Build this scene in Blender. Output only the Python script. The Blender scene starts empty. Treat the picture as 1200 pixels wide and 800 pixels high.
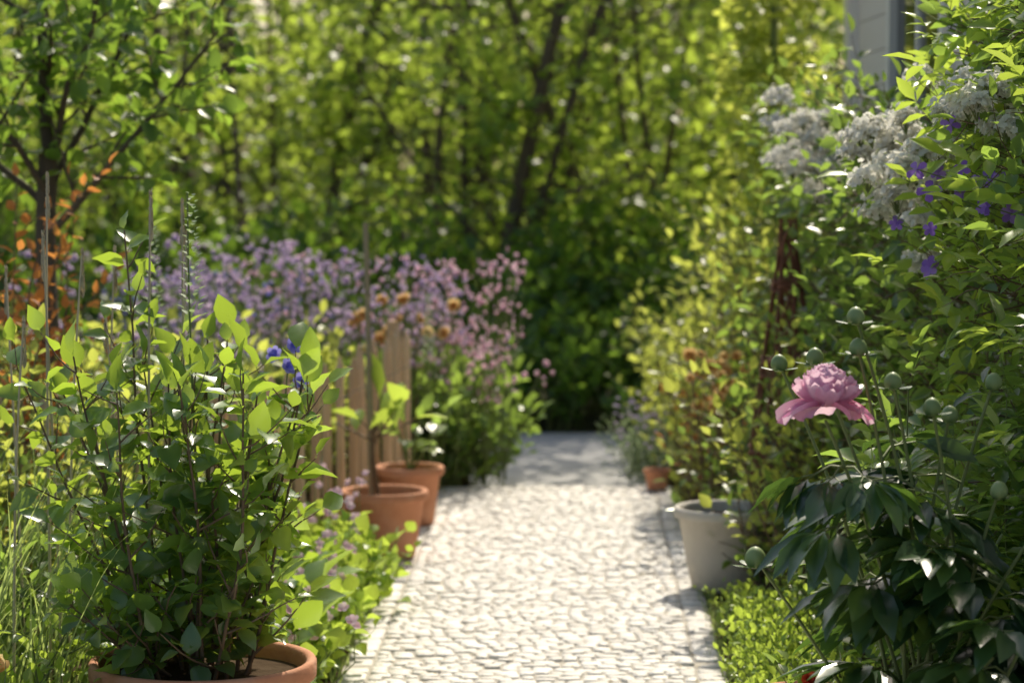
import bpy, math
import numpy as np
from mathutils import Vector

# ------------------------------------------------------------------ helpers
def nrm(a):
    a = np.asarray(a, float)
    return a / np.maximum(np.linalg.norm(a, axis=-1, keepdims=True), 1e-9)

class MB:
    def __init__(s):
        s.v=[]; s.f=[]; s.t=[]; s.n=0
    def add(s, V, F, mat=0, tint=0.5, smooth=True):
        V=np.asarray(V,float).reshape(-1,3); F=np.asarray(F,np.int64)
        s.v.append(V); s.f.append((F+s.n, mat, smooth))
        s.t.append(np.broadcast_to(np.asarray(tint,float),(len(V),)).copy()); s.n+=len(V)
    def tube(s, P, R, k=5, mat=0, tint=0.5, cap=False):
        P=np.asarray(P,float); R=np.asarray(R,float); n=len(P)
        T=nrm(np.gradient(P,axis=0))
        ref=np.array([0.31,0.95,0.05]) if abs(T[0,2])>0.5 else np.array([0.05,0.1,1.0])
        A=nrm(np.cross(T,ref)); B=np.cross(T,A)
        a=np.arange(k)*2*math.pi/k
        V=P[:,None,:]+R[:,None,None]*(np.cos(a)[None,:,None]*A[:,None,:]+np.sin(a)[None,:,None]*B[:,None,:])
        i=np.arange(n-1)[:,None]*k; j=np.arange(k)[None,:]; j2=(j+1)%k
        F=np.stack([i+j,i+j2,i+k+j2,i+k+j],-1).reshape(-1,4)
        s.add(V.reshape(-1,3),F,mat,tint)
        if cap:
            s.add(V[-1],np.arange(k)[None,:],mat,tint,False)
    def box(s, c, size, mat=0, tint=0.5, rot=0.0, top=None):
        x,y,z=[q/2 for q in size]
        V=np.array([[-x,-y,-z],[x,-y,-z],[x,y,-z],[-x,y,-z],[-x,-y,z],[x,-y,z],[x,y,z],[-x,y,z]],float)
        if top is not None: V[4:,:2]*=top
        cs,sn=math.cos(rot),math.sin(rot)
        W=V.copy(); W[:,0]=V[:,0]*cs-V[:,1]*sn; W[:,1]=V[:,0]*sn+V[:,1]*cs
        s.add(W+np.array(c),[[0,3,2,1],[4,5,6,7],[0,1,5,4],[1,2,6,5],[2,3,7,6],[3,0,4,7]],mat,tint,False)
    def lathe(s, prof, c, k=40, mat=0, tint=0.5):
        a=np.arange(k)*2*math.pi/k
        pr=np.asarray(prof,float); n=len(pr)
        V=np.zeros((n,k,3)); V[:,:,0]=pr[:,0:1]*np.cos(a); V[:,:,1]=pr[:,0:1]*np.sin(a); V[:,:,2]=pr[:,1:2]
        i=np.arange(n-1)[:,None]*k; j=np.arange(k)[None,:]; j2=(j+1)%k
        F=np.stack([i+j,i+j2,i+k+j2,i+k+j],-1).reshape(-1,4)
        s.add(V.reshape(-1,3)+np.array(c),F,mat,tint)
    def leaves(s, P, D, N, L, W, mat=0, tint=0.5, tm=None):
        T,F=tm if tm is not None else T_OV
        P=np.asarray(P,float).reshape(-1,3); n=len(P)
        if n==0: return
        D=nrm(np.broadcast_to(D,(n,3))); S=nrm(np.cross(D,np.broadcast_to(N,(n,3)))); N2=np.cross(S,D)
        L=np.broadcast_to(L,(n,)); W=np.broadcast_to(W,(n,)); m=len(T)
        V=(P[:,None,:]+(L[:,None]*T[None,:,0])[...,None]*D[:,None,:]
            +(W[:,None]*T[None,:,1])[...,None]*S[:,None,:]
            +(L[:,None]*T[None,:,2]+W[:,None]*T[None,:,3])[...,None]*N2[:,None,:])
        off=(np.arange(n)*m)[:,None,None]
        tt=np.repeat(np.broadcast_to(tint,(n,)),m)
        base=s.n
        s.v.append(V.reshape(-1,3)); s.t.append(tt); s.n+=n*m
        for Fk in F:
            Fk=np.asarray(Fk)
            s.f.append(((off+Fk[None]).reshape(-1,Fk.shape[1])+base,mat,True))
    def build(s, name, mats, coll=None, loc=None, parent=None):
        me=bpy.data.meshes.new(name)
        V=np.concatenate(s.v); t=np.concatenate(s.t)
        loops=np.concatenate([f.reshape(-1) for f,_,_ in s.f])
        tot=np.concatenate([np.full(len(f),f.shape[1]) for f,_,_ in s.f])
        mi=np.concatenate([np.full(len(f),m) for f,m,_ in s.f])
        sm=np.concatenate([np.full(len(f),q) for f,_,q in s.f])
        st=np.concatenate([[0],np.cumsum(tot)[:-1]])
        me.vertices.add(len(V)); me.vertices.foreach_set('co',V.astype(np.float32).ravel())
        me.loops.add(len(loops)); me.loops.foreach_set('vertex_index',loops.astype(np.int32))
        me.polygons.add(len(tot)); me.polygons.foreach_set('loop_start',st.astype(np.int32))
        me.polygons.foreach_set('material_index',mi.astype(np.int32))
        me.polygons.foreach_set('use_smooth',sm.astype(bool))
        me.update(calc_edges=True); me.validate()
        at=me.attributes.new('tint','FLOAT','POINT'); at.data.foreach_set('value',t.astype(np.float32))
        for m in mats: me.materials.append(m)
        ob=bpy.data.objects.new(name,me); bpy.context.scene.collection.objects.link(ob)
        if loc: ob.location=loc
        if parent: ob.parent=parent
        return ob

def template(ts, ws, fold=0.18, droop=0.12, wave=0.0):
    """leaf of several stations; columns: along, across, z per length, z per width"""
    V=[(0,0,0,0)]
    for i,(t,w) in enumerate(zip(ts,ws)):
        z=-droop*t*t; e=wave*(1 if i%2 else -1)
        V+= [(t,-w/2,z,fold*w+e),(t,0,z,0),(t,w/2,z,fold*w-e)]
    V.append((1,0,-droop,0))
    n=len(ts); tri=[(0,2,1),(0,3,2)]; q=[]
    for i in range(n-1):
        a=1+3*i; q+=[(a,a+1,a+4,a+3),(a+1,a+2,a+5,a+4)]
    a=1+3*(n-1); e=len(V)-1; tri+=[(a,a+1,e),(a+1,a+2,e)]
    return np.array(V,float),[np.array(tri),np.array(q)] if q else [np.array(tri)]
T_OV=template([.12,.3,.55,.8],[.05,.85,1,.55],.2,.18)
T_OV2=template([.1,.25,.42,.62,.84],[.05,.72,1,.9,.45],.16,.28,.035)
T_LAN=template([.1,.35,.65,.88],[.15,.85,.95,.4],.18,.28)
T_S=template([.35,.7],[.9,.8],.2,.15)
T_D=template([.5],[1.0],.2,.1)
T_BLADE=template([.15,.4,.65,.85],[.8,1,.8,.45],.25,.35)
T_PET=template([.25,.6,.88],[.55,1,.8],.1,-.15,.0)
T_PETD=template([.25,.6,.88],[.55,1,.9],.15,.3,.05)
UP=np.array([0,0,1.0])
GA=2.39996

def grow(mb,rng,p,d,L,r,lvl,S,out,mat=1):
    ns=S['seg'][lvl]; st=L/ns; P=[np.array(p,float)]; d=nrm(d); Ds=[d]
    for i in range(ns):
        d=nrm(d+rng.normal(0,S['wig'][lvl],3)+UP*S['up'][lvl]); P.append(P[-1]+d*st); Ds.append(d)
    P=np.array(P); Ds=np.array(Ds)
    if r>0: mb.tube(P,np.linspace(r,r*S.get('tap',.4),ns+1),S.get('k',5) if lvl<2 else 3,mat,rng.random())
    if lvl>=S['leaf']: out.append((P,Ds,L,lvl))
    if lvl<S['max']:
        k=S['n'][lvl]; s0=S['start'][lvl]; ph=rng.random()*6.28
        for j in range(k):
            f=s0+(1-s0)*(j+rng.random()*.8)/k; x=f*ns; i=min(int(x),ns-1); w=x-i
            q=P[i]*(1-w)+P[i+1]*w; t=nrm(Ds[i]*(1-w)+Ds[i+1]*w)
            a=nrm(np.cross(t,[.3,.2,.9] if abs(t[2])<.8 else [1,.1,0])); b=np.cross(t,a); ph+=GA
            an=S['ang'][lvl]*rng.uniform(.7,1.3)
            cd=math.cos(an)*t+math.sin(an)*(math.cos(ph)*a+math.sin(ph)*b)
            grow(mb,rng,q,cd,L*S['len'][lvl]*(1.1-.6*f)*rng.uniform(.7,1.25),r*S.get('rr',.5)*(1.1-.4*f),lvl+1,S,out,mat)

def put_leaves(mb,rng,out,spacing,L,wr,tm=None,mat=0,t0=.1,side=.85,upb=.15,nn=.45,jit=0.0,tr=(0,1),leaflets=0,clump=0):
    PP=[];DD=[]
    for P,Ds,ln,lvl in out:
        k=max(2,int(ln*(1-t0)/spacing)); f=t0+(1-t0)*(np.arange(k)+.6)/k*.999
        f[-1]=.999
        x=f*(len(P)-1); i=x.astype(int); w=(x-i)[:,None]
        q=P[i]*(1-w)+P[i+1]*w; t=nrm(Ds[i]*(1-w)+Ds[i+1]*w)
        a=nrm(np.cross(t,np.array([.31,.22,.93])));b=np.cross(t,a)
        ph=rng.random()*6.28+np.arange(k)*GA
        pr=np.cos(ph)[:,None]*a+np.sin(ph)[:,None]*b
        sd=np.full((k,1),side); sd[-1]=.15
        PP.append(q); DD.append(nrm(t*.45+pr*sd+UP*upb))
    if not PP: return
    P=np.concatenate(PP); D=np.concatenate(DD)
    if clump:
        q=P*clump; nz=np.sin(q[:,0]*1.7+1.3*np.sin(q[:,2]*1.1)+.7)*np.sin(q[:,1]*1.9+.9*np.sin(q[:,0]*1.3))+np.sin(q[:,2]*2.1+1.1*np.sin(q[:,1]*1.5)+2)*.8
        keep=rng.random(len(P))<np.clip(.70+.70*nz,.10,1)
        P=P[keep]; D=D[keep]
    n=len(P)
    P=P+rng.normal(0,jit,(n,3)) if jit else P
    ll=L*rng.uniform(.55,1.2,n); tt=tr[0]+(tr[1]-tr[0])*np.clip(rng.beta(2,2,n),0,1)
    N=nrm(UP+rng.normal(0,nn,(n,3)))
    if leaflets:
        S=nrm(np.cross(D,N))
        for k in range(leaflets):
            f=.35+.55*k/max(1,leaflets-1)
            B=P+D*(ll*f)[:,None]
            for sgn in (-1,1):
                dd=nrm(D*.55+S*sgn*.8+rng.normal(0,.08,(n,3))-UP*.1)
                mb.leaves(B,dd,N,ll*.42*(1-.25*abs(k-1)/leaflets),ll*.42*wr,mat,tt,tm)
        mb.leaves(P+D*(ll*.92)[:,None],D,N,ll*.5,ll*.5*wr,mat,tt,tm)
        mb.leaves(P,D,N,ll*.95,ll*.03,mat,tt,T_D)
    else:
        mb.leaves(P,D,N,ll,ll*wr,mat,tt,tm)

def flower(mb,rng,p,n,size,k,mat,tm=None,wr=.55,cup=.25,tint=None,rings=1):
    n=nrm(np.array(n,float)); a=nrm(np.cross(n,[.2,.3,.93] if abs(n[2])<.9 else [1,0,0])); b=np.cross(n,a)
    for r in range(rings):
        kk=k; ph=np.arange(kk)*2*math.pi/kk+rng.random()*6
        c=cup+r*.55
        D=np.cos(ph)[:,None]*a+np.sin(ph)[:,None]*b+n*c
        mb.leaves(np.tile(p,(kk,1)),D,np.tile(n,(kk,1)),size*.5*(1-.2*r)*rng.uniform(.85,1.1,kk),size*.5*wr,mat,
                  rng.random(kk) if tint is None else tint,tm or T_PET)

# ------------------------------------------------------------------ materials
def newmat(name):
    m=bpy.data.materials.new(name); m.use_nodes=True; nt=m.node_tree; nt.nodes.clear()
    return m,nt,nt.nodes.new('ShaderNodeOutputMaterial')
def ramp(nt,cols,fac):
    r=nt.nodes.new('ShaderNodeValToRGB'); e=r.color_ramp.elements
    while len(e)<len(cols): e.new(.5)
    for i,c in enumerate(cols):
        e[i].position=i/(len(cols)-1); e[i].color=(*c,1)
    nt.links.new(fac,r.inputs[0]); return r.outputs[0]
def leafmat(name,cols,trans,tf=.45,rough=.45,spec=.5,g=1.35,tlow=.6):
    cols=[tuple(min(.9,q*g) for q in c) for c in cols]
    m,nt,o=newmat(name); N=nt.nodes; l=nt.links.new
    at=N.new('ShaderNodeAttribute'); at.attribute_name='tint'
    geo=N.new('ShaderNodeNewGeometry')
    nz=N.new('ShaderNodeTexNoise'); nz.inputs['Scale'].default_value=3.0; nz.inputs['Detail'].default_value=2
    l(geo.outputs['Position'],nz.inputs['Vector'])
    mx=N.new('ShaderNodeMath'); mx.operation='MULTIPLY_ADD'; l(nz.outputs[0],mx.inputs[0]); mx.inputs[1].default_value=.9; mx.inputs[2].default_value=-.45
    ad=N.new('ShaderNodeMath'); ad.operation='ADD'; ad.use_clamp=True; l(mx.outputs[0],ad.inputs[0]); l(at.outputs['Fac'],ad.inputs[1])
    c=ramp(nt,cols,ad.outputs[0])
    p=N.new('ShaderNodeBsdfPrincipled'); p.inputs['Roughness'].default_value=rough; p.inputs['Specular IOR Level'].default_value=spec
    l(c,p.inputs['Base Color'])
    tc=ramp(nt,[tuple(q*tlow for q in trans),trans],ad.outputs[0])
    t=N.new('ShaderNodeBsdfTranslucent'); l(tc,t.inputs['Color'])
    ms=N.new('ShaderNodeMixShader'); ms.inputs[0].default_value=tf
    l(p.outputs[0],ms.inputs[1]); l(t.outputs[0],ms.inputs[2]); l(ms.outputs[0],o.inputs[0])
    return m
def solid(name,cols,scale=8,rough=.8,bump=.3,bscale=40,stretch=None,tintmix=.5,spec=.4):
    m,nt,o=newmat(name); N=nt.nodes; l=nt.links.new
    tc=N.new('ShaderNodeTexCoord'); mp=N.new('ShaderNodeMapping'); l(tc.outputs['Object'],mp.inputs[0])
    if stretch: mp.inputs['Scale'].default_value=stretch
    nz=N.new('ShaderNodeTexNoise'); nz.inputs['Scale'].default_value=scale; nz.inputs['Detail'].default_value=6; nz.inputs['Roughness'].default_value=.6
    l(mp.outputs[0],nz.inputs['Vector'])
    at=N.new('ShaderNodeAttribute'); at.attribute_name='tint'
    mx=N.new('ShaderNodeMix'); mx.data_type='FLOAT'; mx.inputs[0].default_value=tintmix
    l(nz.outputs[0],mx.inputs[2]); l(at.outputs['Fac'],mx.inputs[3])
    c=ramp(nt,cols,mx.outputs[0])
    p=N.new('ShaderNodeBsdfPrincipled'); p.inputs['Roughness'].default_value=rough; p.inputs['Specular IOR Level'].default_value=spec
    l(c,p.inputs['Base Color'])
    n2=N.new('ShaderNodeTexNoise'); n2.inputs['Scale'].default_value=bscale; n2.inputs['Detail'].default_value=5; l(mp.outputs[0],n2.inputs['Vector'])
    b=N.new('ShaderNodeBump'); b.inputs['Strength'].default_value=bump; b.inputs['Distance'].default_value=.01
    l(n2.outputs[0],b.inputs['Height']); l(b.outputs[0],p.inputs['Normal']); l(p.outputs[0],o.inputs[0])
    return m
def petal(name,cols,tf=.35):
    return leafmat(name,cols,tuple(min(1,q*1.0) for q in cols[-1]),tf,.55,.2,1.0,.8)

M_bark=solid('bark',[(.06,.045,.032),(.18,.14,.10)],12,.9,.8,60,(1,1,.25))
M_twig=solid('green_stem',[(.10,.14,.04),(.22,.27,.09)],12,.6,.1)
M_stemR=solid('woody_stem',[(.10,.07,.04),(.22,.15,.09)],20,.7,.3)
M_dry=solid('dry_stalk',[(.45,.38,.24),(.7,.6,.42)],20,.7,.2)
L_bg=leafmat('woodland_leaf',[(.03,.075,.012),(.06,.125,.02),(.10,.17,.03)],(.74,.94,.12),.54,.40,.7,1.25)
L_far=leafmat('far_leaf',[(.04,.09,.015),(.07,.15,.02),(.12,.20,.03)],(.78,.94,.18),.52,.5)
L_shrub=leafmat('shrub_leaf',[(.035,.085,.04),(.06,.125,.05),(.12,.20,.05)],(.64,.88,.08),.42,.27,.8)
L_apple=leafmat('apple_leaf',[(.03,.07,.02),(.05,.11,.03),(.09,.15,.035)],(.48,.74,.08),.44,.35)
L_vine=leafmat('vine_leaf',[(.025,.065,.025),(.05,.11,.035),(.11,.18,.045)],(.56,.82,.12),.43,.31,.65,1.2)
L_yel=leafmat('bright_leaf',[(.08,.14,.025),(.14,.20,.04),(.22,.27,.05)],(.86,.94,.16),.5,.40)
L_box=leafmat('box_leaf',[(.06,.13,.02),(.11,.21,.03),(.17,.28,.04)],(.74,.94,.12),.47,.32)
L_peony=leafmat('peony_leaf',[(.013,.04,.018),(.024,.06,.024),(.045,.10,.03)],(.25,.45,.06),.22,.25,.7,1.15)
L_grey=leafmat('greygreen_leaf',[(.08,.13,.08),(.13,.19,.11),(.2,.26,.16)],(.5,.65,.3),.4,.6)
L_grass=leafmat('grass_blade',[(.12,.19,.05),(.2,.27,.08),(.3,.35,.14)],(.65,.8,.22),.4,.45)
L_under=leafmat('undergrowth_leaf',[(.014,.045,.010),(.03,.08,.015),(.06,.13,.025)],(.44,.70,.07),.42,.45,.5,1.15)
L_red=leafmat('red_shoot_leaf',[(.26,.08,.03),(.42,.14,.04),(.36,.24,.05)],(1.0,.42,.10),.52,.4)
F_pur=petal('lavender_petal',[(.42,.28,.60),(.62,.45,.74),(.84,.70,.86)],.4)
F_pink=petal('pink_petal',[(.78,.34,.52),(.88,.52,.68),(.94,.74,.82)],.42)
F_white=petal('white_petal',[(.84,.83,.75),(.89,.88,.81),(.93,.92,.86)],.5)
F_clem=petal('clematis_petal',[(.18,.07,.44),(.30,.14,.64),(.46,.28,.78)],.4)
F_or=petal('orange_petal',[(.94,.38,.08),(.96,.56,.18),(.97,.76,.40)],.45)
F_peo=petal('peony_petal',[(.92,.22,.46),(.95,.48,.66),(.96,.74,.83)],.48)
F_blue=petal('blue_petal',[(.18,.17,.62),(.30,.28,.78),(.46,.42,.88)],.42)
F_red=petal('red_petal',[(.55,.04,.02),(.7,.08,.04),(.8,.16,.06)])
M_bud=solid('peony_bud',[(.14,.22,.07),(.26,.34,.13)],15,.45,.1)
M_terra=solid('terracotta',[(.40,.15,.08),(.58,.26,.14),(.66,.42,.30)],9,.85,.25,90,None,.15)
M_grey=solid('grey_pot',[(.46,.42,.36),(.62,.58,.51)],7,.8,.25,80,None,.1)
M_soil=solid('soil',[(.03,.02,.012),(.075,.05,.03),(.10,.075,.05)],14,1,1,35,None,.1,.05)
M_ground=solid('ground_earth',[(.03,.035,.015),(.06,.06,.03),(.06,.09,.025)],2,.95,1,20,None,.0)
M_sett=solid('granite_sett',[(.56,.52,.46),(.72,.68,.62),(.87,.84,.79)],30,.45,.5,140,None,.6,.5)
M_sand=solid('joint_sand',[(.36,.32,.26),(.50,.46,.39),(.58,.53,.46)],25,.95,.8,120,None,.1)
M_road=solid('gravel_road',[(.36,.35,.34),(.47,.46,.45),(.58,.57,.55)],40,.9,1,150,None,.0)
M_stake=solid('chestnut_stake',[(.42,.26,.14),(.66,.46,.28),(.84,.66,.46)],6,.75,.5,30,(6,6,.8),.5)
M_bamboo=solid('bamboo',[(.26,.21,.13),(.42,.36,.24)],20,.6,.2)
M_wicker=solid('willow_rod',[(.12,.045,.025),(.26,.11,.06)],20,.7,.3)
M_wall=solid('painted_board',[(.72,.65,.55),(.82,.75,.65)],3,.7,.2,30,(.4,.4,3),.3)
M_trim=solid('white_trim',[(.80,.75,.68),(.87,.83,.76)],5,.5,.1)
M_roof=solid('roof_tile',[(.14,.06,.04),(.25,.11,.07)],8,.8,.5)
mg,nt,o=newmat('window_glass'); gp=nt.nodes.new('ShaderNodeBsdfPrincipled'); gp.inputs['Base Color'].default_value=(.015,.018,.02,1); gp.inputs['Roughness'].default_value=.06
nt.links.new(gp.outputs[0],o.inputs[0]); M_glass=mg

# ------------------------------------------------------------------ ground, path, road
def cx(y): return 0.06+(y-7.2)*0.027
rng=np.random.default_rng(1)
b=MB()
xs=np.concatenate([[-300,-80],np.linspace(-20,20,36),[80,300]]); ys=np.concatenate([[-300,-60],np.linspace(-8,45,36),[100,300]])
X,Y=np.meshgrid(xs,ys); Z=-.16+0*X
V=np.stack([X,Y,Z],-1).reshape(-1,3); nx=len(xs)
F=[[j*nx+i,j*nx+i+1,(j+1)*nx+i+1,(j+1)*nx+i] for j in range(len(ys)-1) for i in range(nx-1)]
b.add(V,F); b.build('ground',[M_ground])
b=MB(); b.add([[-30,11.3,-.12],[30,11.3,-.12],[30,14.7,-.12],[-30,14.7,-.12]],[[0,1,2,3]]); b.build('gravel_road',[M_road])
def bed(name,x0f,x1f,y0,y1,seed):
    r=np.random.default_rng(seed); b=MB(); ny,nxx=70,30; V=[]
    for j in range(ny+1):
        y=y0+(y1-y0)*j/ny
        for i in range(nxx+1):
            f=i/nxx; x=x0f(y)*(1-f)+x1f(y)*f
            z=-.03+.05*math.sin(f*math.pi)+r.normal(0,.008)
            if j==ny or j==0: z=-.2
            V.append((x,y,z))
    w=nxx+1
    b.add(V,[[j*w+i,j*w+i+1,(j+1)*w+i+1,(j+1)*w+i] for j in range(ny) for i in range(nxx)],0)
    b.build(name,[M_soil])
bed('left_flower_bed_soil',lambda y:-6,lambda y:cx(y)-.54-(0 if y<11.3 else -.15*(y-11.3)),-3,12.4,3)
bed('right_flower_bed_soil',lambda y:cx(y)+.54,lambda y:5,-3,12.6,4)
b=MB()
ya,yb=-2.0,11.42
n=60; V=[]
for j in range(n+1):
    y=ya+(yb-ya)*j/n; V+=[(cx(y)-.56,y,-.0045),(cx(y)+.56,y,-.0045)]
b.add(V,[[2*j,2*j+1,2*j+3,2*j+2] for j in range(n)],1)
b.add([[cx(yb)-.56,yb,-.0045],[cx(yb)+.56,yb,-.0045],[cx(yb)+.56,yb+.02,-.16],[cx(yb)-.56,yb+.02,-.16]],[[0,1,2,3]],1)
oct_=np.array([(-1,-.75),(-.75,-1),(.75,-1),(1,-.75),(1,.75),(.75,1),(-.75,1),(-1,.75)])*.5
sp=[];
y=ya
while y<yb-.04:
    h=rng.uniform(.042,.060)
    if y+h>yb: break
    x=-.475
    while x<.475-.025:
        w=rng.uniform(.038,.075)
        if x+w>.475-.035: w=.475-x
        yy=y+h/2+.022*math.sin(x*11+y*1.3)+.010*math.sin(x*31+y*5)+rng.normal(0,.003)
        sp.append((cx(y)+x+w/2,yy,w-.0045,h-.0045)); x+=w
    y+=h
for sgn in (-1,1):
    y=ya
    while y<yb-.05:
        l_=rng.uniform(.07,.11)
        sp.append((cx(y)+sgn*.517,y+l_/2,.078,l_-.006)); y+=l_
sp=np.array(sp); m=len(sp)
tv=np.zeros((m,24,3))
zt=rng.normal(0,.0018,m)
tilt=rng.normal(0,.035,(m,2))
for k,(sc,z) in enumerate(((1,-.05),(1.0,-.004),(.88,0))):
    jit=1+rng.normal(0,.04,(m,8,2))
    xy=oct_[None]*sc*jit*sp[:,None,2:4]
    tv[:,k*8:(k+1)*8,0]=sp[:,None,0]+xy[...,0]; tv[:,k*8:(k+1)*8,1]=sp[:,None,1]+xy[...,1]
    tv[:,k*8:(k+1)*8,2]=z+zt[:,None]+(xy[...,0]*tilt[:,None,0]+xy[...,1]*tilt[:,None,1] if k else 0)
q=[]
for k in range(2):
    for i in range(8): q.append((k*8+i,k*8+(i+1)%8,(k+1)*8+(i+1)%8,(k+1)*8+i))
off=(np.arange(m)*24)[:,None,None]; base=b.n
b.v.append(tv.reshape(-1,3)); b.t.append(np.repeat(rng.random(m),24)); b.n+=m*24
b.f.append(((off+np.array(q)[None]).reshape(-1,4)+base,0,True))
b.f.append(((off+np.arange(16,24)[None,None]).reshape(-1,8)+base,0,True))
b.build('cobblestone_path',[M_sett,M_sand])
b=MB(); n=300
y=rng.uniform(5,11.3,n); sd=rng.choice([-1,1],n); x=cx(y)+sd*(.55-np.abs(rng.normal(0,.2,n)))
P=np.stack([x,y,np.full(n,.008)],-1); D=nrm(np.stack([rng.normal(0,1,n),rng.normal(0,1,n),np.zeros(n)+.1],-1))
b.leaves(P,D,UP+rng.normal(0,.2,(n,3)),rng.uniform(.01,.028,n),.01,0,rng.random(n),T_S)
n=1300; y=rng.uniform(4,11.3,n); sd=rng.choice([-1,1],n); x=cx(y)+sd*(.565+rng.normal(0,.012,n))
P=np.stack([x,y,np.full(n,-.01)],-1); D=nrm(np.stack([rng.normal(0,.5,n),rng.normal(0,.5,n),np.ones(n)],-1))
b.leaves(P,D,rng.normal(0,1,(n,3)),rng.uniform(.02,.06,n),.006,1,rng.random(n),T_BLADE)
b.build('path_litter',[M_dry,L_grass])

# ------------------------------------------------------------------ woodland
def hazel(seed,stems=5,H=5.5,mat=L_bg,sp=.046):
    r=np.random.default_rng(seed); b=MB(); out=[]
    S=dict(seg=[9,6,4],wig=[.06,.12,.16],up=[.03,.03,.0],n=[17,6],start=[.04,.12],ang=[1.1,.8],len=[.30,.42],max=2,leaf=1,tap=.3,rr=.30)
    for i in range(stems):
        a=r.random()*6.28; l=r.uniform(.10,.32)
        grow(b,r,(math.cos(a)*.15,math.sin(a)*.15,-.2),(math.cos(a)*l,math.sin(a)*l,1),H*r.uniform(.8,1.1),.065 if i==0 else .032,0,S,out)
    put_leaves(b,r,out,sp,.105,.72,T_S,0,.05,nn=.7,jit=.06,clump=1.5)
    return b.build('hazel_tree',[mat,M_bark])
protos=[hazel(11,5,5.5),hazel(12,5,5.9),hazel(13,4,5.4)]
r=np.random.default_rng(5)
spots=[(-.35,17.2),(1.1,17.6),(-2.0,17.4),(2.6,17.0),(-4.0,17.6),(4.4,17.5),(-6.2,17.2),(6.6,17.3),
       (0.3,20.6),(-1.9,21.0),(-3.9,21.6),(2.2,20.8),(-5.8,21.2),(4.4,20.9),(-7.8,20.9),(7.0,20.5),(-.8,23.6),(1.6,23.8)]
for i,(x,y) in enumerate(spots):
    p=protos[i%3]
    ob=p if i<3 else bpy.data.objects.new('hazel_tree',p.data)
    if i>=3: bpy.context.scene.collection.objects.link(ob)
    ob.location=(x,y,0); ob.rotation_euler=(0,0,r.random()*6.28); s=r.uniform(.88,1.10); ob.scale=(s,s,s*r.uniform(.9,1.05))
b=MB(); n=50000
cen=np.stack([r.uniform(-15,15,520),r.uniform(27,32,520),r.uniform(0,6.6,520)],-1)
P=cen[r.integers(0,520,n)]+r.normal(0,.5,(n,3)); D=nrm(r.normal(0,1,(n,3)))
b.leaves(P,D,UP+r.normal(0,.8,(n,3)),r.uniform(.12,.24,n),.16,0,r.random(n),T_D)
for i in range(26):
    x=r.uniform(-14,14); yy=r.uniform(27,31); z=np.linspace(-.2,6.0,8)
    b.tube(np.stack([x+np.cumsum(r.normal(0,.1,8)),yy+0*z,z],-1),np.linspace(.14,.04,8),6,1,.3)
b.build('background_foliage',[L_far,M_bark])
b=MB(); out=[]
S0=dict(seg=[4,3],wig=[.15,.2],up=[.0,.0],n=[4],start=[.3],ang=[.8],len=[.5],max=1,leaf=0,tap=.5,rr=.6,k=3)
for i in range(950):
    x=r.uniform(-6,6); yy=r.uniform(14.75,16.8); h=r.uniform(.3,.65)+.38*(yy-14.7)
    grow(b,r,(x,yy,-.15),(r.normal(0,.3),r.normal(-.1,.3),1),h,.006,0,S0,out)
put_leaves(b,r,out,.05,.11,.62,T_S,0,.1,nn=.5)
b.build('undergrowth',[L_under,M_twig])

# ------------------------------------------------------------------ apple tree (left)
r=np.random.default_rng(21); b=MB(); out=[]
tz=np.linspace(-.1,1.5,12); tp=np.stack([-1.64+.02*np.sin(tz*4),9+.015*np.cos(tz*5),tz],-1)
b.tube(tp,np.linspace(.045,.034,12)*(1+.05*r.normal(0,1,12)),9,1,.5)
S=dict(seg=[8,6,4],wig=[.09,.13,.18],up=[.04,.02,-.03],n=[9,5],start=[.12,.15],ang=[.9,.8],len=[.42,.42],max=2,leaf=1,tap=.3,rr=.45)
for d,L,z,rd in [((.05,.0,1),1.3,1.5,.028),((.75,-.1,.8),.95,1.22,.016),((-.7,.2,.7),1.0,1.3,.016),((.5,.5,.9),1.0,1.38,.015),((-.4,-.5,.8),.9,1.35,.015),((.45,-.5,.95),.9,1.45,.015)]:
    grow(b,r,(-1.64,9,z),d,L,rd,0,S,out)
put_leaves(b,r,out,.034,.09,.62,T_OV,0,.1,nn=.55,upb=-.15)
b.build('apple_tree',[L_apple,M_bark])

# ------------------------------------------------------------------ pots
def pot(name,x,y,R,H,mat,base=.7,z0=0.0,rim=.035):
    b=MB(); rb=R*base
    ro=R-.016 if R>.1 else R-.008
    q=1 if R>.1 else .5
    prof=[(0.001,.0),(rb*.96,.0),(rb,.006),(rb+(ro-rb)*.5,H*.42),(ro*.985,H-rim-.004),(R-.003,H-rim),(R,H-rim+.006),(R,H-.007),(R-.004,H-.001),(R-.012*q,H),(R-.022*q,H-.004),(R-.026*q,H-.02),(R-.03*q,H-.05),(R-.04*q,H-.07)]
    b.lathe(prof,(0,0,0),48,0,.5)
    k=24; a=np.arange(k)*2*math.pi/k; rr=R-.028*q
    V=[(0,0,H-.03)]+[(rr*math.cos(t),rr*math.sin(t),H-.04) for t in a]
    b.add(V,[[0,1+i,1+(i+1)%k] for i in range(k)],1,.5)
    return b.build(name,[mat,M_soil],loc=(x,y,z0))
pot('terracotta_pot',-.735,5.95,.27,.305,M_terra,.7,0,.045)
pot('terracotta_pot',-.480,9.4,.168,.25,M_terra)
pot('terracotta_pot',-.418,10.25,.142,.235,M_terra)
pot('terracotta_pot',.68,5.75,.12,.27,M_terra)
pot('terracotta_pot',.65,11.28,.062,.09,M_terra,.7,.004,.018)
pot('grey_planter',.745,8.7,.185,.285,M_grey,.66)
pot('grey_planter',1.02,9.05,.15,.27,M_grey,.66)

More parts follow.
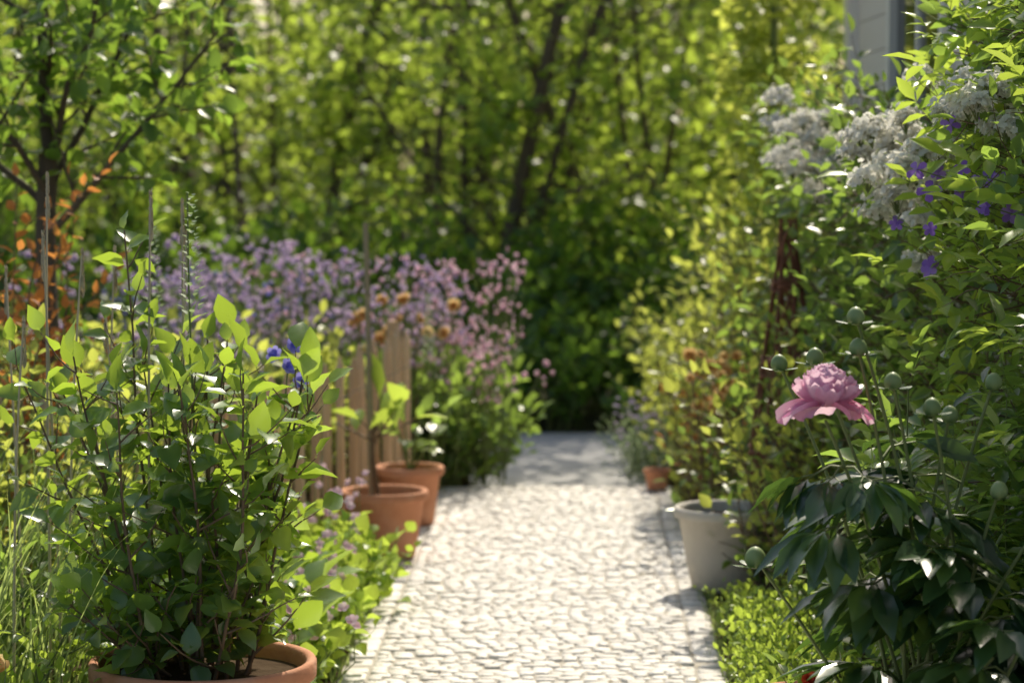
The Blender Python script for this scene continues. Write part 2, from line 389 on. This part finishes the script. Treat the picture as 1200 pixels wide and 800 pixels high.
# ------------------------------------------------------------------ left foreground shrub in pot
r=np.random.default_rng(31); b=MB(); out=[]
S=dict(seg=[9,5],wig=[.05,.10],up=[.05,.08],n=[8],start=[.05],ang=[.9],len=[.27],max=1,leaf=0,tap=.4,rr=.6,k=6)
for i in range(24):
    a=i*GA; rad=r.uniform(.02,.13); l=.05+.48*((i*7)%24)/24
    lx=.86 if math.cos(a)>0 else 1.15
    grow(b,r,(-.745+rad*math.cos(a),5.95+rad*math.sin(a),.26),(math.cos(a)*l*lx,math.sin(a)*l*.8,1),r.uniform(.58,.86)*(1.30 if i%8==1 else .97),.0055,0,S,out)
for i in range(14):
    a=r.uniform(1.7,4.4)
    grow(b,r,(-.745+.1*math.cos(a),5.95+.1*math.sin(a),.28),(math.cos(a)*1.0,math.sin(a)*1.0,.6),r.uniform(.25,.38),.004,0,S|{'n':[4]},out)
put_leaves(b,r,out,.036,.082,.60,T_OV2,0,.05,side=.95,upb=.08,nn=.5)
b.build('quince_shrub',[L_shrub,M_stemR])
# ------------------------------------------------------------------ left bed planting
r=np.random.default_rng(32)
SH=dict(seg=[6,4],wig=[.1,.14],up=[.05,.05],n=[5],start=[.2],ang=[.8],len=[.42],max=1,leaf=0,tap=.4,rr=.6,k=4)
def drift(name,r,pts,hfun,mats,spacing,L,wr,tm,lean=.3,rad=.005,S=SH,**kw):
    b=MB(); out=[]
    for x,y in pts:
        grow(b,r,(x,y,-.03),(r.normal(0,lean),r.normal(0,lean),1),hfun(x,y)*r.uniform(.7,1.1),rad,0,S,out)
    put_leaves(b,r,out,spacing,L,wr,tm,0,.08,**kw)
    return b,out,mats
def area(r,n,x0,x1,y0,y1): return list(zip(r.uniform(x0,x1,n),r.uniform(y0,y1,n)))
b,o_,m=drift('h',r,area(r,130,-2.7,-1.15,6.5,9.2),lambda x,y:.95,0,.045,.06,.5,T_OV,tr=(.2,1),lean=.2)
b.build('perennial_herbs',[L_yel,M_twig])
b,o_,m=drift('h',r,area(r,100,-2.6,-1.0,6.2,7.6),lambda x,y:.62,0,.04,.055,.5,T_OV)
b.build('perennial_herbs',[L_vine,M_twig])
b,o_,m=drift('h',r,area(r,110,-3.4,-1.15,9,11.5),lambda x,y:.8,0,.05,.07,.55,T_S)
b.build('perennial_herbs',[L_yel,M_twig])
b,o_,m=drift('h',r,area(r,60,-1.6,-1.08,5.3,6.1),lambda x,y:.42,0,.032,.042,.55,T_OV,lean=.2)
b.build('lemon_balm_clump',[L_box,M_twig])
pts=[(cx(y)-.60-abs(r.normal(0,.12)),y) for y in r.uniform(6.3,8.8,125)]
b,o_,m=drift('g',r,pts,lambda x,y:.27,0,.035,.055,.95,T_OV,lean=.36,rad=.003)
for x,y in pts[:80]:
    h=r.uniform(.14,.40); p=np.array([x+r.normal(0,.06),y+r.normal(0,.05),h])
    b.tube([(x,y,0),p*[1,1,.6],p],[.002,.002,.0015],3,1,.5)
    for j in range(r.integers(1,4)): flower(b,r,p+r.normal(0,.018,3),(r.normal(0,.5),-.7,.7),r.uniform(.028,.042),5,2,wr=.8)
b.build('pink_geranium',[L_box,M_twig,F_pink])
b,o_,m=drift('g',r,[(cx(y)-.70-abs(r.normal(0,.14)),y) for y in r.uniform(6.25,7.7,56)],lambda x,y:.40,0,.05,.11,.62,T_OV2,lean=.26,rad=.004)
for p in [(-.62,6.6,.62),(-1.15,5.6,.36),(-.93,5.5,.2),(-1.13,5.3,.25)]:
    flower(b,r,np.array(p),(.2,-.8,.5),.05,5,2,wr=.9,rings=2)
b.build('nasturtium_plant',[L_shrub,M_twig,F_or])
b=MB(); p=np.array([-.56,6.3,.97]); b.tube([(-.62,6.35,0),(-.60,6.3,.5),p],[.004,.003,.002],4,1,.5)
for q in [(0,0,0),(.03,.02,-.04),(-.03,0,.03),(.01,.02,.05),(.02,-.01,-.08)]: flower(b,r,p+q,(r.normal(0,.5),-.9,.4),.05,6,2,wr=.7,rings=2)
b.build('delphinium',[L_shrub,M_twig,F_blue])
b=MB(); n=230
x=r.uniform(-1.5,-1.08,n); y=r.uniform(5.7,6.6,n); P=np.stack([x,y,np.zeros(n)],-1)
D=np.stack([r.normal(0,.2,n),r.normal(0,.2,n),np.ones(n)],-1)
NN=np.stack([-D[:,0],-D[:,1],D[:,2]*0+.05],-1)+r.normal(0,.1,(n,3))
b.leaves(P,D,NN,r.uniform(.4,1.0,n),r.uniform(.004,.008,n),0,r.random(n),T_BLADE)
b.build('grass_clump',[L_grass])
b=MB()
for x,y,h,lx in [(-1.155,6.25,1.44,.01),(-1.12,6.3,1.25,.05),(-.87,6.0,1.40,.015),(-.83,6.3,1.30,.02),(-.98,6.4,1.1,-.05),(-1.25,6.4,1.2,-.03),(-.80,6.15,1.38,.0),(-1.05,6.5,1.25,.03),(-1.2,6.0,1.1,.04),(-1.1,6.1,1.3,-.03)]:
    z=np.linspace(0,1,9); P=np.stack([x+lx*z**2,y+.01*np.sin(z*6),z*h],-1)
    b.tube(P,np.linspace(.0045,.0025,9),5,0,r.random())
    for k in range(60):
        f=r.random(); q=np.array([x+lx,y,h-.11+.12*f]); a=r.random()*6.28
        b.leaves([q],[(math.cos(a)*.5,math.sin(a)*.5,1.2)],[(math.cos(a),math.sin(a),0)],.024*(1.1-f*.6),.007,0,r.random(1),T_S)
b.build('dry_seed_stalks',[M_dry])
b=MB()
for x,y,h in [(-.765,6.05,1.41),(-1.02,7.2,1.3),(-.36,10.9,.9)]:
    z=np.linspace(0,1,7); b.tube(np.stack([x+.01*np.sin(z*5),y+0*z,z*h],-1),np.linspace(.005,.002,7),5,1,.5)
    for k in range(60):
        f=k/60; a=k*GA; q=np.array([x,y,h-.30+.30*f])+np.array([math.cos(a),math.sin(a),0])*.018*(1-f*.7)
        b.leaves([q],[(math.cos(a),math.sin(a),.8)],[(0,0,1)],.024*(1.1-f*.7),.014,0,r.random(1),T_OV)
b.build('foxglove_spire',[L_grey,M_twig])
b,o_,m=drift('r',r,area(r,13,-1.72,-1.50,7.9,8.5),lambda x,y:1.36,0,.045,.06,.5,T_OV,lean=.035)
b.build('rose_shoots',[L_red,M_stemR])
def columbine(name,r,pts,hf,fm,nf,fs,fol=L_vine):
    b,o_,m=drift(name,r,pts,lambda x,y:hf(x,y)*.62,0,.05,.06,.8,T_S,lean=.28,rad=.004)
    for x,y in pts:
        for k in range(nf):
            h=hf(x,y)*r.uniform(.6,1.12); p=np.array([x+r.normal(0,.10),y+r.normal(0,.1),h])
            b.tube([(x,y,0),(x*.5+p[0]*.5,y*.5+p[1]*.5,h*.6),p],[.003,.0025,.0015],3,1,.6)
            for j in range(r.integers(2,5)): flower(b,r,p+r.normal(0,.03,3),(r.normal(0,.6),r.normal(-.4,.5),r.uniform(-.4,.8)),fs*r.uniform(.7,1.2),5,2,wr=.75,cup=.6,rings=2)
    b.build(name,[fol,M_twig,fm])
hf=lambda x,y:.93-.15*max(0,(x+.8))
columbine('purple_columbine',r,area(r,74,-1.7,-.30,11.2,12.5),hf,F_pur,5,.038)
columbine('purple_columbine',r,area(r,24,-2.9,-1.2,9.6,11.6),lambda x,y:1.0,F_pur,4,.038)
columbine('blue_columbine',r,area(r,14,-1.7,-.75,11.1,12.2),lambda x,y:.86,F_blue,4,.034)
columbine('pink_columbine',r,area(r,10,-1.3,-.6,11.1,12.2),lambda x,y:.9,F_pink,4,.034)
columbine('pink_columbine',r,area(r,26,-.55,-.02,11.5,12.3),lambda x,y:.90,F_pink,4,.036)
columbine('pink_columbine',r,area(r,12,-.30,.0,11.45,11.9),lambda x,y:.62,F_pink,4,.038)
b,o_,m=drift('l',r,[(-.38+r.uniform(-.3,.28),yy) for yy in r.uniform(11.4,12.5,90)],lambda x,y:.5,0,.045,.08,.5,T_S,lean=.25)
b.build('border_perennials',[L_vine,M_twig])
b,o_,m=drift('l',r,area(r,22,-.98,-.72,10.4,11.3),lambda x,y:.7,0,.045,.07,.5,T_S,lean=.12)
for k in range(16):
    p=np.array([r.uniform(-.72,-.22),r.uniform(11.12,11.35),r.uniform(.62,.86)])
    flower(b,r,p,(r.normal(0,.4),-.8,.5),r.uniform(.05,.08),7,2,wr=.8,rings=3)
    b.tube([(p[0]-.1,p[1]+.1,0),(p[0]-.05,p[1]+.1,.4),p],[.004,.003,.002],4,1,.4)
b.build('orange_rose',[L_yel,M_stemR,F_or])

# ------------------------------------------------------------------ paling fence
b=MB(); r=np.random.default_rng(41)
def fence(p0,p1,h,gap,wr=(.015,.021)):
    p0=np.array(p0);p1=np.array(p1);L=np.linalg.norm(p1-p0);n=int(round(L/gap));gap=L/n;d=(p1-p0)/L; nn_=np.array([-d[1],d[0]])
    for i in range(n+1):
        c=p0+d*gap*(i+r.normal(0,.06)); hh=h+r.normal(0,.018); w=r.uniform(*wr); k=7
        a=np.arange(k)*2*math.pi/k+r.random()*6; lean=r.normal(0,.007,2)
        tt=r.random()
        V=[];zs=[-.02,hh*.35,hh*.7,hh-.05,hh]
        rad=w*(1+r.normal(0,.10,k)); rad[:2]*=.7
        for z,s_ in zip(zs,(1,1.02,.96,.93,.25)):
            off=lean*(z/h)+r.normal(0,.0012,2)
            for j in range(k): V.append((c[0]+off[0]+rad[j]*s_*math.cos(a[j]),c[1]+off[1]+rad[j]*s_*math.sin(a[j]),z))
        F=[[q*k+j,q*k+(j+1)%k,(q+1)*k+(j+1)%k,(q+1)*k+j] for q in range(4) for j in range(k)]
        b.add(V,F,0,tt,False); b.add(V[-k:],[list(range(k))],0,tt,False)
    for z in (.2,h-.16):
        for o_ in (.024,-.024):
            fr=np.linspace(0,1,30)[:,None]; Q=p0*(1-fr)+p1*fr+nn_*o_
            b.tube(np.concatenate([Q,np.full((30,1),z)+.003*r.normal(0,1,(30,1))],1),np.full(30,.0016),4,1,.3)
    for f in (0,1):
        c=p0+(p1-p0)*f+nn_*.06; b.tube([(c[0],c[1],-.05),(c[0],c[1],h+.03)],[.026,.024],9,0,.4,cap=True)
fence((-.87,8.0),(-.465,11.0),.745,.235,(.019,.024))
fence((-2.9,7.85),(-.95,7.95),.76,.075)
b.build('paling_fence',[M_stake,M_bark])

# ------------------------------------------------------------------ pot plant + bamboo cane
b=MB(); b.tube([(-.525,9.4,.18),(-.532,9.4,.7),(-.545,9.41,1.245)],[.012,.0115,.011],8,0,.5,cap=True)
for z,x in ((.45,-.528),(.72,-.5325),(.98,-.5385)): b.tube([(x,9.402,z-.006),(x,9.402,z),(x,9.402,z+.006)],[.0118,.014,.0118],8,0,.2)
b.build('bamboo_cane',[M_bamboo])
r=np.random.default_rng(57); b=MB(); out=[]
z=np.linspace(0,1,7); b.tube(np.stack([-.49-.03*np.sin(z*2.6),9.38+0*z,.19+z*.34],-1),np.linspace(.011,.007,7),7,1,.3)
for d,L in [((.9,-.2,.3),.16),((-.9,-.1,.4),.17),((.1,.3,1),.12),((.45,-.4,.6),.16),((-.3,-.4,.5),.13)]:
    S2=dict(seg=[4],wig=[.08],up=[.04],n=[],start=[],ang=[],len=[],max=0,leaf=0,tap=.5,k=5)
    grow(b,r,(-.505,9.38,.41+r.uniform(-.06,.08)),d,L,.005,0,S2,out)
put_leaves(b,r,out,.055,.20,.42,T_LAN,0,.3,side=1.1,upb=0,nn=.35)
b.build('young_fig_tree',[L_box,M_stemR])
r=np.random.default_rng(52); b=MB(); out=[]
for i in range(7):
    a=i*GA; S2=dict(seg=[5],wig=[.1],up=[.05],n=[],start=[],ang=[],len=[],max=0,leaf=0,tap=.5,k=5)
    grow(b,r,(-.418,10.25,.2),(math.cos(a)*.5+.15,math.sin(a)*.4,1),r.uniform(.18,.34),.005,0,S2,out)
put_leaves(b,r,out,.05,.11,.55,T_OV2,0,.3,side=.8,upb=.1,nn=.35)
b.build('potted_citrus_plant',[L_vine,M_twig])

# ------------------------------------------------------------------ house on the right
house=bpy.data.objects.new('garden_house',None); bpy.context.scene.collection.objects.link(house)
wx=1.58; y0,y1=3.0,11.9; hh=2.7
b=MB(); b.box(((wx+.08+5)/2+.0,(y0+y1)/2,hh/2-.1),(5-wx-.08,y1-y0-.1,hh+.2),0,.4)
for i in range(18):
    z=i*.15+.075; b.box((wx+.04,(y0+y1)/2,z),(.045,y1-y0,.146),0,.3+.4*((i*7)%5)/5,0)
b.build('walls',[M_wall],parent=house)
b=MB()
b.box((wx-.005,y1-.08,hh/2),(.05,.16,hh),0,.5)
wins=((7.4,8.6),(9.3,10.5))
for (wy0,wy1) in wins:
    b.box((wx-.0,wy0-.05,1.65),(.05,.09,1.3),0,.5); b.box((wx,wy1+.05,1.65),(.05,.09,1.3),0,.5)
    b.box((wx-.003,(wy0+wy1)/2,2.345),(.056,wy1-wy0+.2,.09),0,.5); b.box((wx-.015,(wy0+wy1)/2,.96),(.09,wy1-wy0+.24,.05),0,.5)
    b.box((wx+.006,(wy0+wy1)/2,1.65),(.03,.05,1.3),0,.5)
b.build('window_frames',[M_trim],parent=house)
b=MB()
for (wy0,wy1) in wins: b.box((wx+.014,(wy0+wy1)/2,1.64),(.012,wy1-wy0,1.31),0,.5)
b.build('window_panes',[M_glass],parent=house)
b=MB()
for sx,ex in ((wx-.12,3.3),(5.1,3.3)):
    V=[(sx,y0-.3,hh-.0),(ex,y0-.3,hh+1.1),(ex,y1+.2,hh+1.1),(sx,y1+.2,hh),(sx,y0-.3,hh+.06),(ex,y0-.3,hh+1.16),(ex,y1+.2,hh+1.16),(sx,y1+.2,hh+.06)]
    b.add(V,[[0,3,2,1],[4,5,6,7],[0,1,5,4],[1,2,6,5],[2,3,7,6],[3,0,4,7]],0,.5,False)
b.build('roof',[M_roof],parent=house)

# ------------------------------------------------------------------ climbers on the house
r=np.random.default_rng(61)
SC=dict(seg=[6,4],wig=[.14,.18],up=[.03,-.02],n=[5],start=[.25],ang=[.8],len=[.5],max=1,leaf=0,tap=.4,rr=.6,k=4)
b=MB(); out=[]
for i in range(600):
    y=r.uniform(5.3,11.2); z=r.uniform(.1,2.05)
    if z>1.60 and y>7.2: continue
    grow(b,r,(1.5,y,z),(-1,r.uniform(-.6,.4),r.uniform(-.2,.6 if z<1.3 else .15)),r.uniform(.28,.54)*(.72 if z>1.7 else 1),.004,0,SC,out)
put_leaves(b,r,out,.040,.07,.5,T_OV,0,.1,nn=.5)
for i in range(9):
    y=5.5+i*.62; z=np.linspace(0,1.6,9); b.tube(np.stack([1.5+.02*r.normal(0,1,9),y+.1*np.cumsum(r.normal(0,.5,9)),z],-1),np.linspace(.02,.008,9),6,1,.4)
b.build('climbing_vine',[L_vine,M_stemR])
b=MB(); out=[]
for i in range(60):
    y=r.uniform(5.2,6.8); z=r.uniform(.9,2.1)
    grow(b,r,(1.42,y,z),(-1,r.uniform(-.7,.2),r.uniform(-.1,.5)),r.uniform(.2,.38),.004,0,SC|{'max':0},out)
put_leaves(b,r,out,.06,.17,.42,T_LAN,0,.2,nn=.35,leaflets=3,tr=(.3,1))
b.build('wisteria_climber',[L_box,M_twig])
b=MB(); out=[]
for i in range(150):
    z=r.uniform(.6,2.4); a=r.uniform(0,6.28)
    grow(b,r,(1.25,12.15,z),(math.cos(a),math.sin(a),r.uniform(-.4,.5)),r.uniform(.13,.30),.003,0,SC|{'n':[3]},out)
put_leaves(b,r,out,.05,.085,.75,T_OV,0,.1,nn=.5,tr=(.3,1))
z=np.linspace(0,2.4,9); b.tube(np.stack([1.25+0*z,12.15+0*z,z],-1),np.full(9,.02),6,1,.4)
b.build('hop_climber',[L_yel,M_twig])
b=MB()
def umbel(p,R,n):
    for k in range(n):
        v=nrm(r.normal(0,1,3)); v[2]=abs(v[2])*.6; v[0]-=.2
        q=np.array(p)+v*R*r.uniform(.5,1)
        b.tube([np.array(p)-[0,0,R*.8],np.array(p)*.4+q*.6,q],[.0015,.001,.001],3,1,.5)
        for j in range(9): flower(b,r,q+r.normal(0,.011,3),v+r.normal(0,.4,3)+[0,0,.4],.021,5,0,tm=T_D,wr=1.0)
for i in range(28):
    umbel((1.00+r.uniform(-.06,.11),r.uniform(8.5,9.3),1.52+r.normal(0,.10)),.05,15)
for i in range(40):
    umbel((1.00+r.uniform(-.07,.15),r.uniform(6.4,7.1),1.48+r.normal(0,.09)),.045,15)
for i in range(12): umbel((1.12+r.uniform(-.06,.08),r.uniform(5.8,6.2),1.62+r.normal(0,.05)),.045,14)
b.build('white_flower_clusters',[F_white,M_twig])
b=MB()
for i in range(17):
    p=np.array([1.02+r.uniform(-.08,.15),r.uniform(5.8,6.3),1.42+r.normal(0,.075)])
    b.tube([p+[.2,0,-.08],p+[.1,0,-.03],p],[.002,.002,.0015],3,1,.5)
    flower(b,r,p,(-.5+r.normal(0,.3),-.8,.3),r.uniform(.038,.062),4+i%3,0,wr=.66,cup=.1+r.random()*.5,tm=T_PETD)
b.build('purple_clematis',[F_clem,M_twig])

# ------------------------------------------------------------------ right border
r=np.random.default_rng(71)
b,o_,m=drift('x',r,[(1.0+r.uniform(-.3,.6),y) for y in r.uniform(10.0,13.2,180)],lambda x,y:.35+.95*max(0,min(1,(x-.62)/.65)),0,.045,.06,.5,T_S,lean=.22,tr=(.2,1))
for i in range(60):
    x=r.uniform(.72,1.25); p=np.array([x,r.uniform(10.2,12.5),.3+.95*(x-.62)/.65*r.uniform(.6,1)]); flower(b,r,p,(-.3,-.7,.6),.03,5,2,wr=.8)
b.build('yellow_leaf_shrub',[L_yel,M_stemR,F_white])
b,o_,m=drift('x',r,[(1.02+r.uniform(-.2,.5),y) for y in r.uniform(8.3,10.3,110)],lambda x,y:.35+.75*max(0,min(1,(x-.8)/.4)),0,.045,.065,.5,T_OV,lean=.2)
b.build('border_shrub',[L_vine,M_stemR])
b,o_,m=drift('x',r,[(1.02+r.uniform(-.07,.25),y) for y in r.uniform(8.2,8.7,40)],lambda x,y:.80,0,.04,.06,.55,T_OV,lean=.10,tr=(.2,1))
b.build('border_shrub',[L_yel,M_stemR])
b,o_,m=drift('x',r,[(.80+r.uniform(-.05,.2),y) for y in r.uniform(10.3,11.2,14)],lambda x,y:.60,0,.06,.06,.5,T_S,lean=.12)
for i in range(26):
    p=np.array([.77+r.uniform(-.08,.16),r.uniform(9.75,10.2),r.uniform(.46,.72)])
    flower(b,r,p,(-.2+r.normal(0,.3),-.8,.5),r.uniform(.045,.075),7,2,wr=.8,rings=3)
    b.tube([(p[0]+.08,p[1]+.3,0),(p[0]+.05,p[1]+.15,.35),p],[.004,.003,.002],4,1,.4)
b.build('orange_rose',[L_red,M_stemR,F_or])
b,o_,m=drift('x',r,[(.64+r.uniform(-.10,.2),y) for y in r.uniform(11.5,12.2,70)],lambda x,y:.30,0,.02,.032,.3,T_S,lean=.35,rad=.002)
for i in range(90): flower(b,r,np.array([.62+r.uniform(-.14,.2),r.uniform(11.45,12.1),r.uniform(.14,.38)]),(0,-.5,.8),.022,5,2,wr=.8)
b.build('lavender_plant',[L_grey,M_twig,F_pur])
r=np.random.default_rng(72)
pts=[(cx(y)+.60+abs(r.normal(0,.12)),y) for y in r.uniform(5.2,7.9,320)]
b,o_,m=drift('x',r,pts,lambda x,y:(.21+.12*min(1,(x-.55)/.3))*(1 if y<7.2 else .72),0,.017,.026,.6,T_S,lean=.20,rad=.002,nn=.6)
b.build('box_edging',[L_box,M_twig])
b,o_,m=drift('x',r,[(1.08+r.uniform(-.2,.4),y) for y in r.uniform(6.0,8.3,100)],lambda x,y:.25+.6*max(0,min(1,(x-.88)/.4)),0,.045,.065,.55,T_OV,lean=.14)
b.build('border_shrub',[L_vine,M_stemR])
b=MB(); out=[]
for i in range(56):
    grow(b,r,(1.12+r.uniform(-.18,.3),r.uniform(5.2,6.0),0),(r.normal(-.04,.08),r.normal(-.1,.12),1),r.uniform(.6,1.05),.004,0,SC|{'max':0,'up':[.08],'wig':[.10]},out)
put_leaves(b,r,out,.055,.17,.45,T_LAN,0,.35,nn=.35,leaflets=3)
b.build('astilbe_plant',[L_vine,M_twig])
b=MB(); out=[]
for i in range(8): grow(b,r,(.68,5.75,.24),(r.normal(0,.4),r.normal(0,.4),1),.12,.002,0,SC|{'max':0},out)
put_leaves(b,r,out,.02,.04,.6,T_OV,0,.2)
flower(b,r,np.array([.675,5.66,.31]),(0,-.7,.7),.05,7,2,wr=.8,rings=3)
b.build('red_primrose',[L_vine,M_twig,F_red])

# ------------------------------------------------------------------ wicker obelisk
b=MB(); r=np.random.default_rng(81); ox,oy=.98,9.0
def ring_r(z): return .17*(1-z/1.3)+.016
for k in range(8):
    a=k*math.pi/4; z=np.linspace(0,1.22,9)
    P=np.stack([ox+np.cos(a+z*.25)*np.array([ring_r(q) for q in z])+.004*r.normal(0,1,9),oy+np.sin(a+z*.25)*np.array([ring_r(q) for q in z]),z],-1)
    b.tube(P,np.linspace(.008,.005,9),6,0,r.random())
for zc,nb in ((.40,6),(.72,6),(1.02,4)):
    for j in range(nb):
        z=zc+j*.011; a=np.linspace(0,6.28*1.05,46); rr=ring_r(z)+.008*np.sin(a*4+j*math.pi)
        b.tube(np.stack([ox+rr*np.cos(a),oy+rr*np.sin(a),z+.004*np.sin(a*3+j)],-1),np.full(46,.005),5,0,r.random())
for j in range(5):
    z=np.linspace(.75,1.27,14); a=z*14+j*1.25; rr=.03*np.ones(14)
    b.tube(np.stack([ox+rr*np.cos(a),oy+rr*np.sin(a),z],-1),np.full(14,.006),5,0,r.random())
b.build('wicker_obelisk',[M_wicker])

# ------------------------------------------------------------------ peony
b=MB(); r=np.random.default_rng(91)
F0=np.array([.597,4.8,1.045])
bx,by=.84,4.95
def stem(p1,r0=.0055,bow=.05):
    p0=np.array([bx+r.normal(0,.05),by+r.normal(0,.05),0]); p1=np.array(p1,float); f=np.linspace(0,1,10)[:,None]
    P=p0*(1-f)+p1*f; P+=np.array([.0,0,1])*(bow*np.sin(f*math.pi)); P[:,0]+=(bow*.8*np.sin(f[:,0]*math.pi)*(1 if p1[0]<bx else -1))
    b.tube(P,np.linspace(r0,r0*.6,10),6,1,.5); return P
def ternate(p,d,L):
    d=nrm(d); s=nrm(np.cross(d,UP)); n=nrm(np.cross(s,d)); tip=p+d*L*.3
    b.tube([p,p+d*L*.15+[0,0,.01],tip],[.0028,.0025,.002],4,1,.5)
    tt=r.random()
    for g in (-1,0,1):
        gd=nrm(d+s*g*.95-UP*.12*abs(g)); gp=tip+gd*L*.14
        b.tube([tip,gp],[.002,.0018],3,1,.5)
        for k in (-1,0,1):
            ld=nrm(gd+s*k*.55*(1)+n*r.normal(0,.1)-UP*(.22+.1*abs(k)))
            b.leaves([gp],[ld],[n+r.normal(0,.25,3)],L*.62*r.uniform(.85,1.1)*(1 if k==0 else .82),L*.20,0,[min(1,max(0,tt+r.normal(0,.12)))],T_LAN)
heads=[(.665,4.85,1.13),(.60,5.0,1.10),(.545,5.15,1.075),(.74,4.9,1.06),(.66,4.85,1.19),(.86,4.95,.99),(.955,5.0,1.05),(.475,4.9,.715),(.80,4.8,1.02),(.93,4.8,.86)]
allst=[stem(F0-[0,0,.05])]+[stem(h,.005,.05 if h[2]>.8 else .02) for h in heads]
for i in range(12): allst.append(stem((.90+r.uniform(-.24,.35),4.9+r.uniform(-.3,.3),r.uniform(.5,.85)),.005))
for P in allst:
    lo=P[-1][0]<.62
    for j in ([3,4] if P[-1][0]<.5 else [3,4,5,6] if lo else [2,3,4,5,6,7]):
        if r.random()<.25: continue
        a=r.uniform(0,6.28)
        if P[j][0]<.72 and math.cos(a)<0: a=math.pi-a
        ternate(P[j],np.array([math.cos(a),math.sin(a)*.8,r.uniform(.0,.5)]),r.uniform(.20,.27))
for a,L in ((3.3,.20),(4.2,.19),(5.2,.2),(3.8,.24)): ternate(allst[0][7 if L>.2 else 8],np.array([math.cos(a),math.sin(a),-.2]),L)
def bud(p,R):
    th=np.linspace(-math.pi/2,math.pi/2,9); prof=[(max(.0008,R*math.cos(t)*(1-.12*math.sin(t))),R*1.05*math.sin(t)) for t in th]
    b.lathe(prof,p,14,2,r.random())
    for k in range(5):
        a=k*1.257+r.random(); d=np.array([math.cos(a),math.sin(a),.0])
        b.leaves([np.array(p)-[0,0,R]],[d+UP*.35],[-UP+d*.2],R*2.4,R*1.0,0,[.8],T_PET)
for i,h in enumerate(heads): bud(h,.0175 if h[0]>.5 else .021)
def grid_petal(c,az,elev,L,W,curl,mat,tint,ruf=.04):
    nu,nv=8,9; V=[]; ca,sa=math.cos(az),math.sin(az); ph=r.random()*6; fr=r.uniform(5,8)
    for i in range(nu):
        u=i/(nu-1)
        ang=elev+curl*(u**1.3)
        rr=0;zz=0
        for q in np.linspace(0,u,8)[1:]:
            an=elev+curl*(q**1.3); rr+=math.cos(an)*L*u/7; zz+=math.sin(an)*L*u/7
        w=W*(math.sin(min(1,u*1.0+.12)*math.pi*.60)**.7)
        for j in range(nv):
            v=(j/(nv-1)-.5)*2
            ed=(1-.16*v*v*(u**2))+.05*u**3*math.sin(v*9+ph); x=rr*ed; y_=v*w/2
            cup=v*v*W*.22; rf=ruf*L*u*u*math.sin(v*fr+ph)
            z=zz*ed+(cup+rf)*math.cos(ang); x-=(cup+rf)*math.sin(ang)
            V.append((c[0]+ca*x-sa*y_,c[1]+sa*x+ca*y_,c[2]+z))
    b.add(V,[[i*nv+j,i*nv+j+1,(i+1)*nv+j+1,(i+1)*nv+j] for i in range(nu-1) for j in range(nv-1)],mat,tint)
c=F0-[0,0,.025]
for az,L in ((3.35,.098),(2.6,.078),(-.2,.096),(.6,.078),(1.6,.076),(3.8,.07),(5.7,.07)):
    grid_petal(c,az,.10,L,.068,-.85,3,.02+.15*r.random(),.08)
for k in range(48):
    f=k/47; el=.22+1.3*f**.8; az=k*GA
    grid_petal(c+np.array([math.cos(az),math.sin(az),0])*.014*(1-f)+[0,0,.006*f],az,el-.05,.068+.012*f*r.uniform(.5,1.2),.058-.010*f,.50+.2*r.random(),3,min(1,max(0,.45+.5*f+r.normal(0,.12))),.08)
b.build('peony_plant',[L_peony,M_twig,M_bud,F_peo])

# ------------------------------------------------------------------ light, sky, camera
w=bpy.data.worlds.new('World'); bpy.context.scene.world=w; w.use_nodes=True
nt=w.node_tree; bg=nt.nodes['Background']; sk=nt.nodes.new('ShaderNodeTexSky'); sk.sky_type='NISHITA'; sk.sun_disc=False
EL,AZ=46,13
sk.sun_elevation=math.radians(EL); sk.sun_rotation=math.radians(AZ); sk.dust_density=3.0; sk.ozone_density=0.3
nt.links.new(sk.outputs[0],bg.inputs[0]); bg.inputs[1].default_value=.15
sl=bpy.data.lights.new('sun','SUN'); sl.energy=5; sl.angle=math.radians(.5); sl.color=(1,.91,.75)
so=bpy.data.objects.new('sun',sl); bpy.context.scene.collection.objects.link(so)
d=Vector((math.sin(math.radians(AZ))*math.cos(math.radians(EL)),math.cos(math.radians(AZ))*math.cos(math.radians(EL)),math.sin(math.radians(EL))))
so.rotation_euler=(d).to_track_quat('Z','Y').to_euler()
cam=bpy.data.cameras.new('camera'); co=bpy.data.objects.new('camera',cam); bpy.context.scene.collection.objects.link(co)
cam.sensor_width=36; cam.lens=89; cam.clip_end=1000; cam.clip_start=.05
co.location=(0,0,1.5); co.rotation_euler=(math.radians(90-4.23),0,0)
cam.dof.use_dof=True; cam.dof.focus_distance=5.5; cam.dof.aperture_fstop=3.7; cam.dof.aperture_blades=0
bpy.context.scene.camera=co
sc=bpy.context.scene; sc.view_settings.view_transform='Standard'; sc.view_settings.look='None'; sc.view_settings.exposure=0
